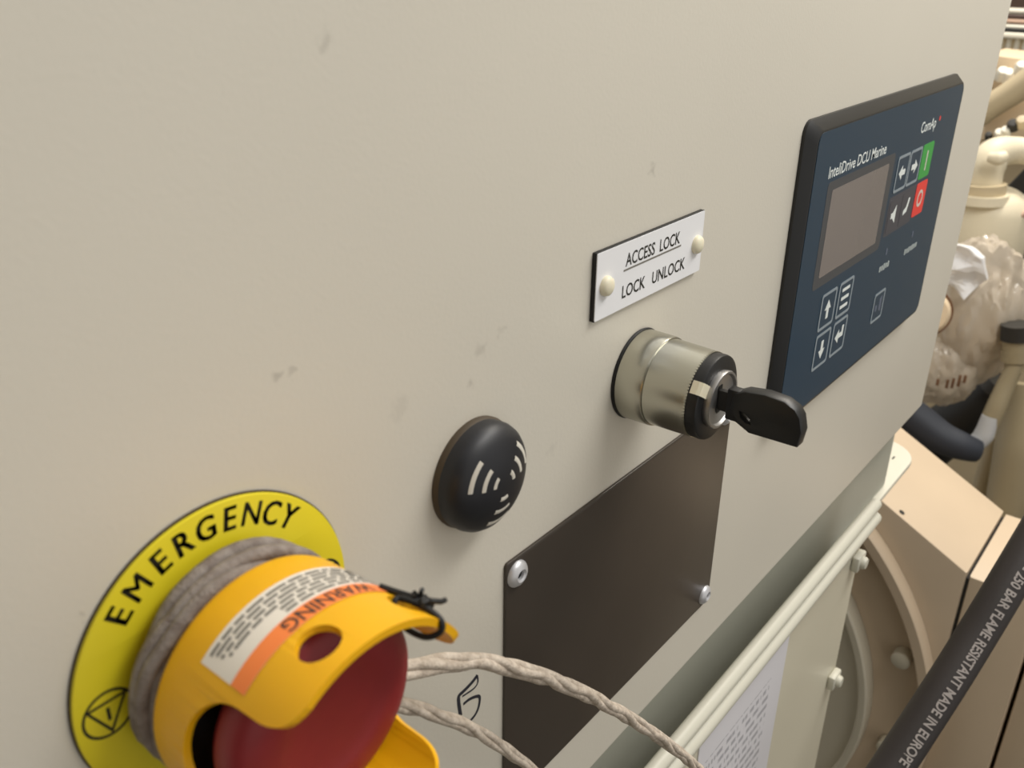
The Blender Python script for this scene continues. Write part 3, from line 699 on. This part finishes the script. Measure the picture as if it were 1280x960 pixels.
tp = [on_x(a, b, .755) for a, b in [(1196, 305), (1214, 308), (1230, 322), (1234, 350), (1222, 358), (1206, 374), (1192, 362), (1180, 352), (1184, 330)]]
pat = sect([(p.y, p.z) for p in tp], .755, .763, .002)
bm = bmesh.new(); bm.from_mesh(pat); bmesh.ops.triangulate(bm, faces=bm.faces); bmesh.ops.subdivide_edges(bm, edges=bm.edges, cuts=3, use_grid_fill=True)
for v in bm.verts: v.co.x += .012*noise.noise(v.co*60)
obj('white_tape_patch', Wc(from_bm(bm, ang=20)), M['white'], wf_)
for px, py, h in ((1172, 478, 5), (1184, 480, 7), (1191, 479, 8), (1199, 476, 9), (1206, 474, 6)):
    q = on_x(px, py, .748); obj('printed_mark', Wc(mv(rbox(-.0006, .0006, -.0016, .0016, -h*.0008, h*.0008, .0004), *q)), M['rust'], wf_)
# inspection cover: round lid with a rusty rim
lidq = on_x(1158, 390, .69)
rl = empty('round_lid', lidq, 'round cream pipe lid with rusty rim peeking past the cabinet edge', 'lid')
LN = (-.85, -.40, .2)
obj('lid_disc', mv(xyz_disc(lathe([(0, .012), (.019, .011), (.0232, .006), (.0232, 0), (0, 0)], 48), lidq, LN), *(-lidq)), M['engine3'], rl)
obj('rusty_rim', mv(xyz_disc(lathe([(.0231, .0), (.0265, .001), (.0270, -.003), (.0265, -.008), (.0, -.008)], 48), lidq, LN), *(-lidq)), M['rust'], rl)
obj('pipe_stub', tube(catmull([Vector((0, 0, 0)), Vector((.022, .010, -.004)), Vector((.034, .05, -.006)), Vector((.036, .2, -.006)), Vector((.036, 1.2, -.006))], 6), .015, 20), M['engine2'], rl)

# pipes and cable run on the far bulkhead
def far_run(py0, py1, x, m, name, label, cat, kind='tube'):
    a = on_x(1270, py0, x); b = on_x(1270, py1, x); zc = (a.z+b.z)/2; r = abs(a.z-b.z)/2
    if kind == 'tube': me = tube([(0, -.9, 0), (0, 1.0, 0)], r, 20)
    else: me = rbox(-r, r, -.9, 1.0, -r, r, .003)
    o = obj(name, me, M[m]); o.location = (x, 0, zc); tag(o, label, cat); return o
far_run(-16, 10, 1.72, 'brownpipe', 'cable_tray', 'dark brown cable tray above the far white pipes', 'tray', 'box')
far_run(10, 18, 1.70, 'whitepipe', 'overhead_pipe', 'white pipe directly under the dark cable tray', 'pipe')
far_run(18, 24, 1.69, 'brownpipe', 'overhead_pipe', 'dark brown pipe between the white and tan pipes', 'pipe')
far_run(24, 31, 1.68, 'tanpipe', 'overhead_pipe', 'tan pink pipe below the dark brown pipe', 'pipe')
far_run(31, 37, 1.66, 'whitepipe', 'overhead_pipe', 'white pipe between the tan pipe and thin black cable', 'pipe')
far_run(36.5, 40.5, 1.63, 'deep_black', 'cable', 'thin black cable running above the ribbed manifold', 'cable')
mf = empty('ribbed_manifold', on_x(1270, 66, 1.6), 'cream ribbed manifold box below the thin black cable', 'manifold')
Mc = lambda me: mv(me, *(-mf.location))
A = on_x(1270, 41, 1.6); B = on_x(1270, 67, 1.6)
obj('manifold_body', Mc(rbox(1.6, 1.68, -.5, .9, B.z, A.z, .003)), M['engine2'], mf)
obj('top_rail', Mc(rbox(1.585, 1.68, -.5, .9, on_x(1270, 48, 1.6).z, A.z, .003)), M['whitepipe'], mf)
y0 = on_x(1230, 56, 1.6).y; rib = tube([(0, 0, B.z), (0, 0, on_x(1270, 49, 1.6).z)], .0045, 12)
for k in range(16):
    o = obj('rib', rib, M['whitepipe'], mf); o.location = (1.6-mf.location.x, y0-k*.0135-mf.location.y, -mf.location.z)
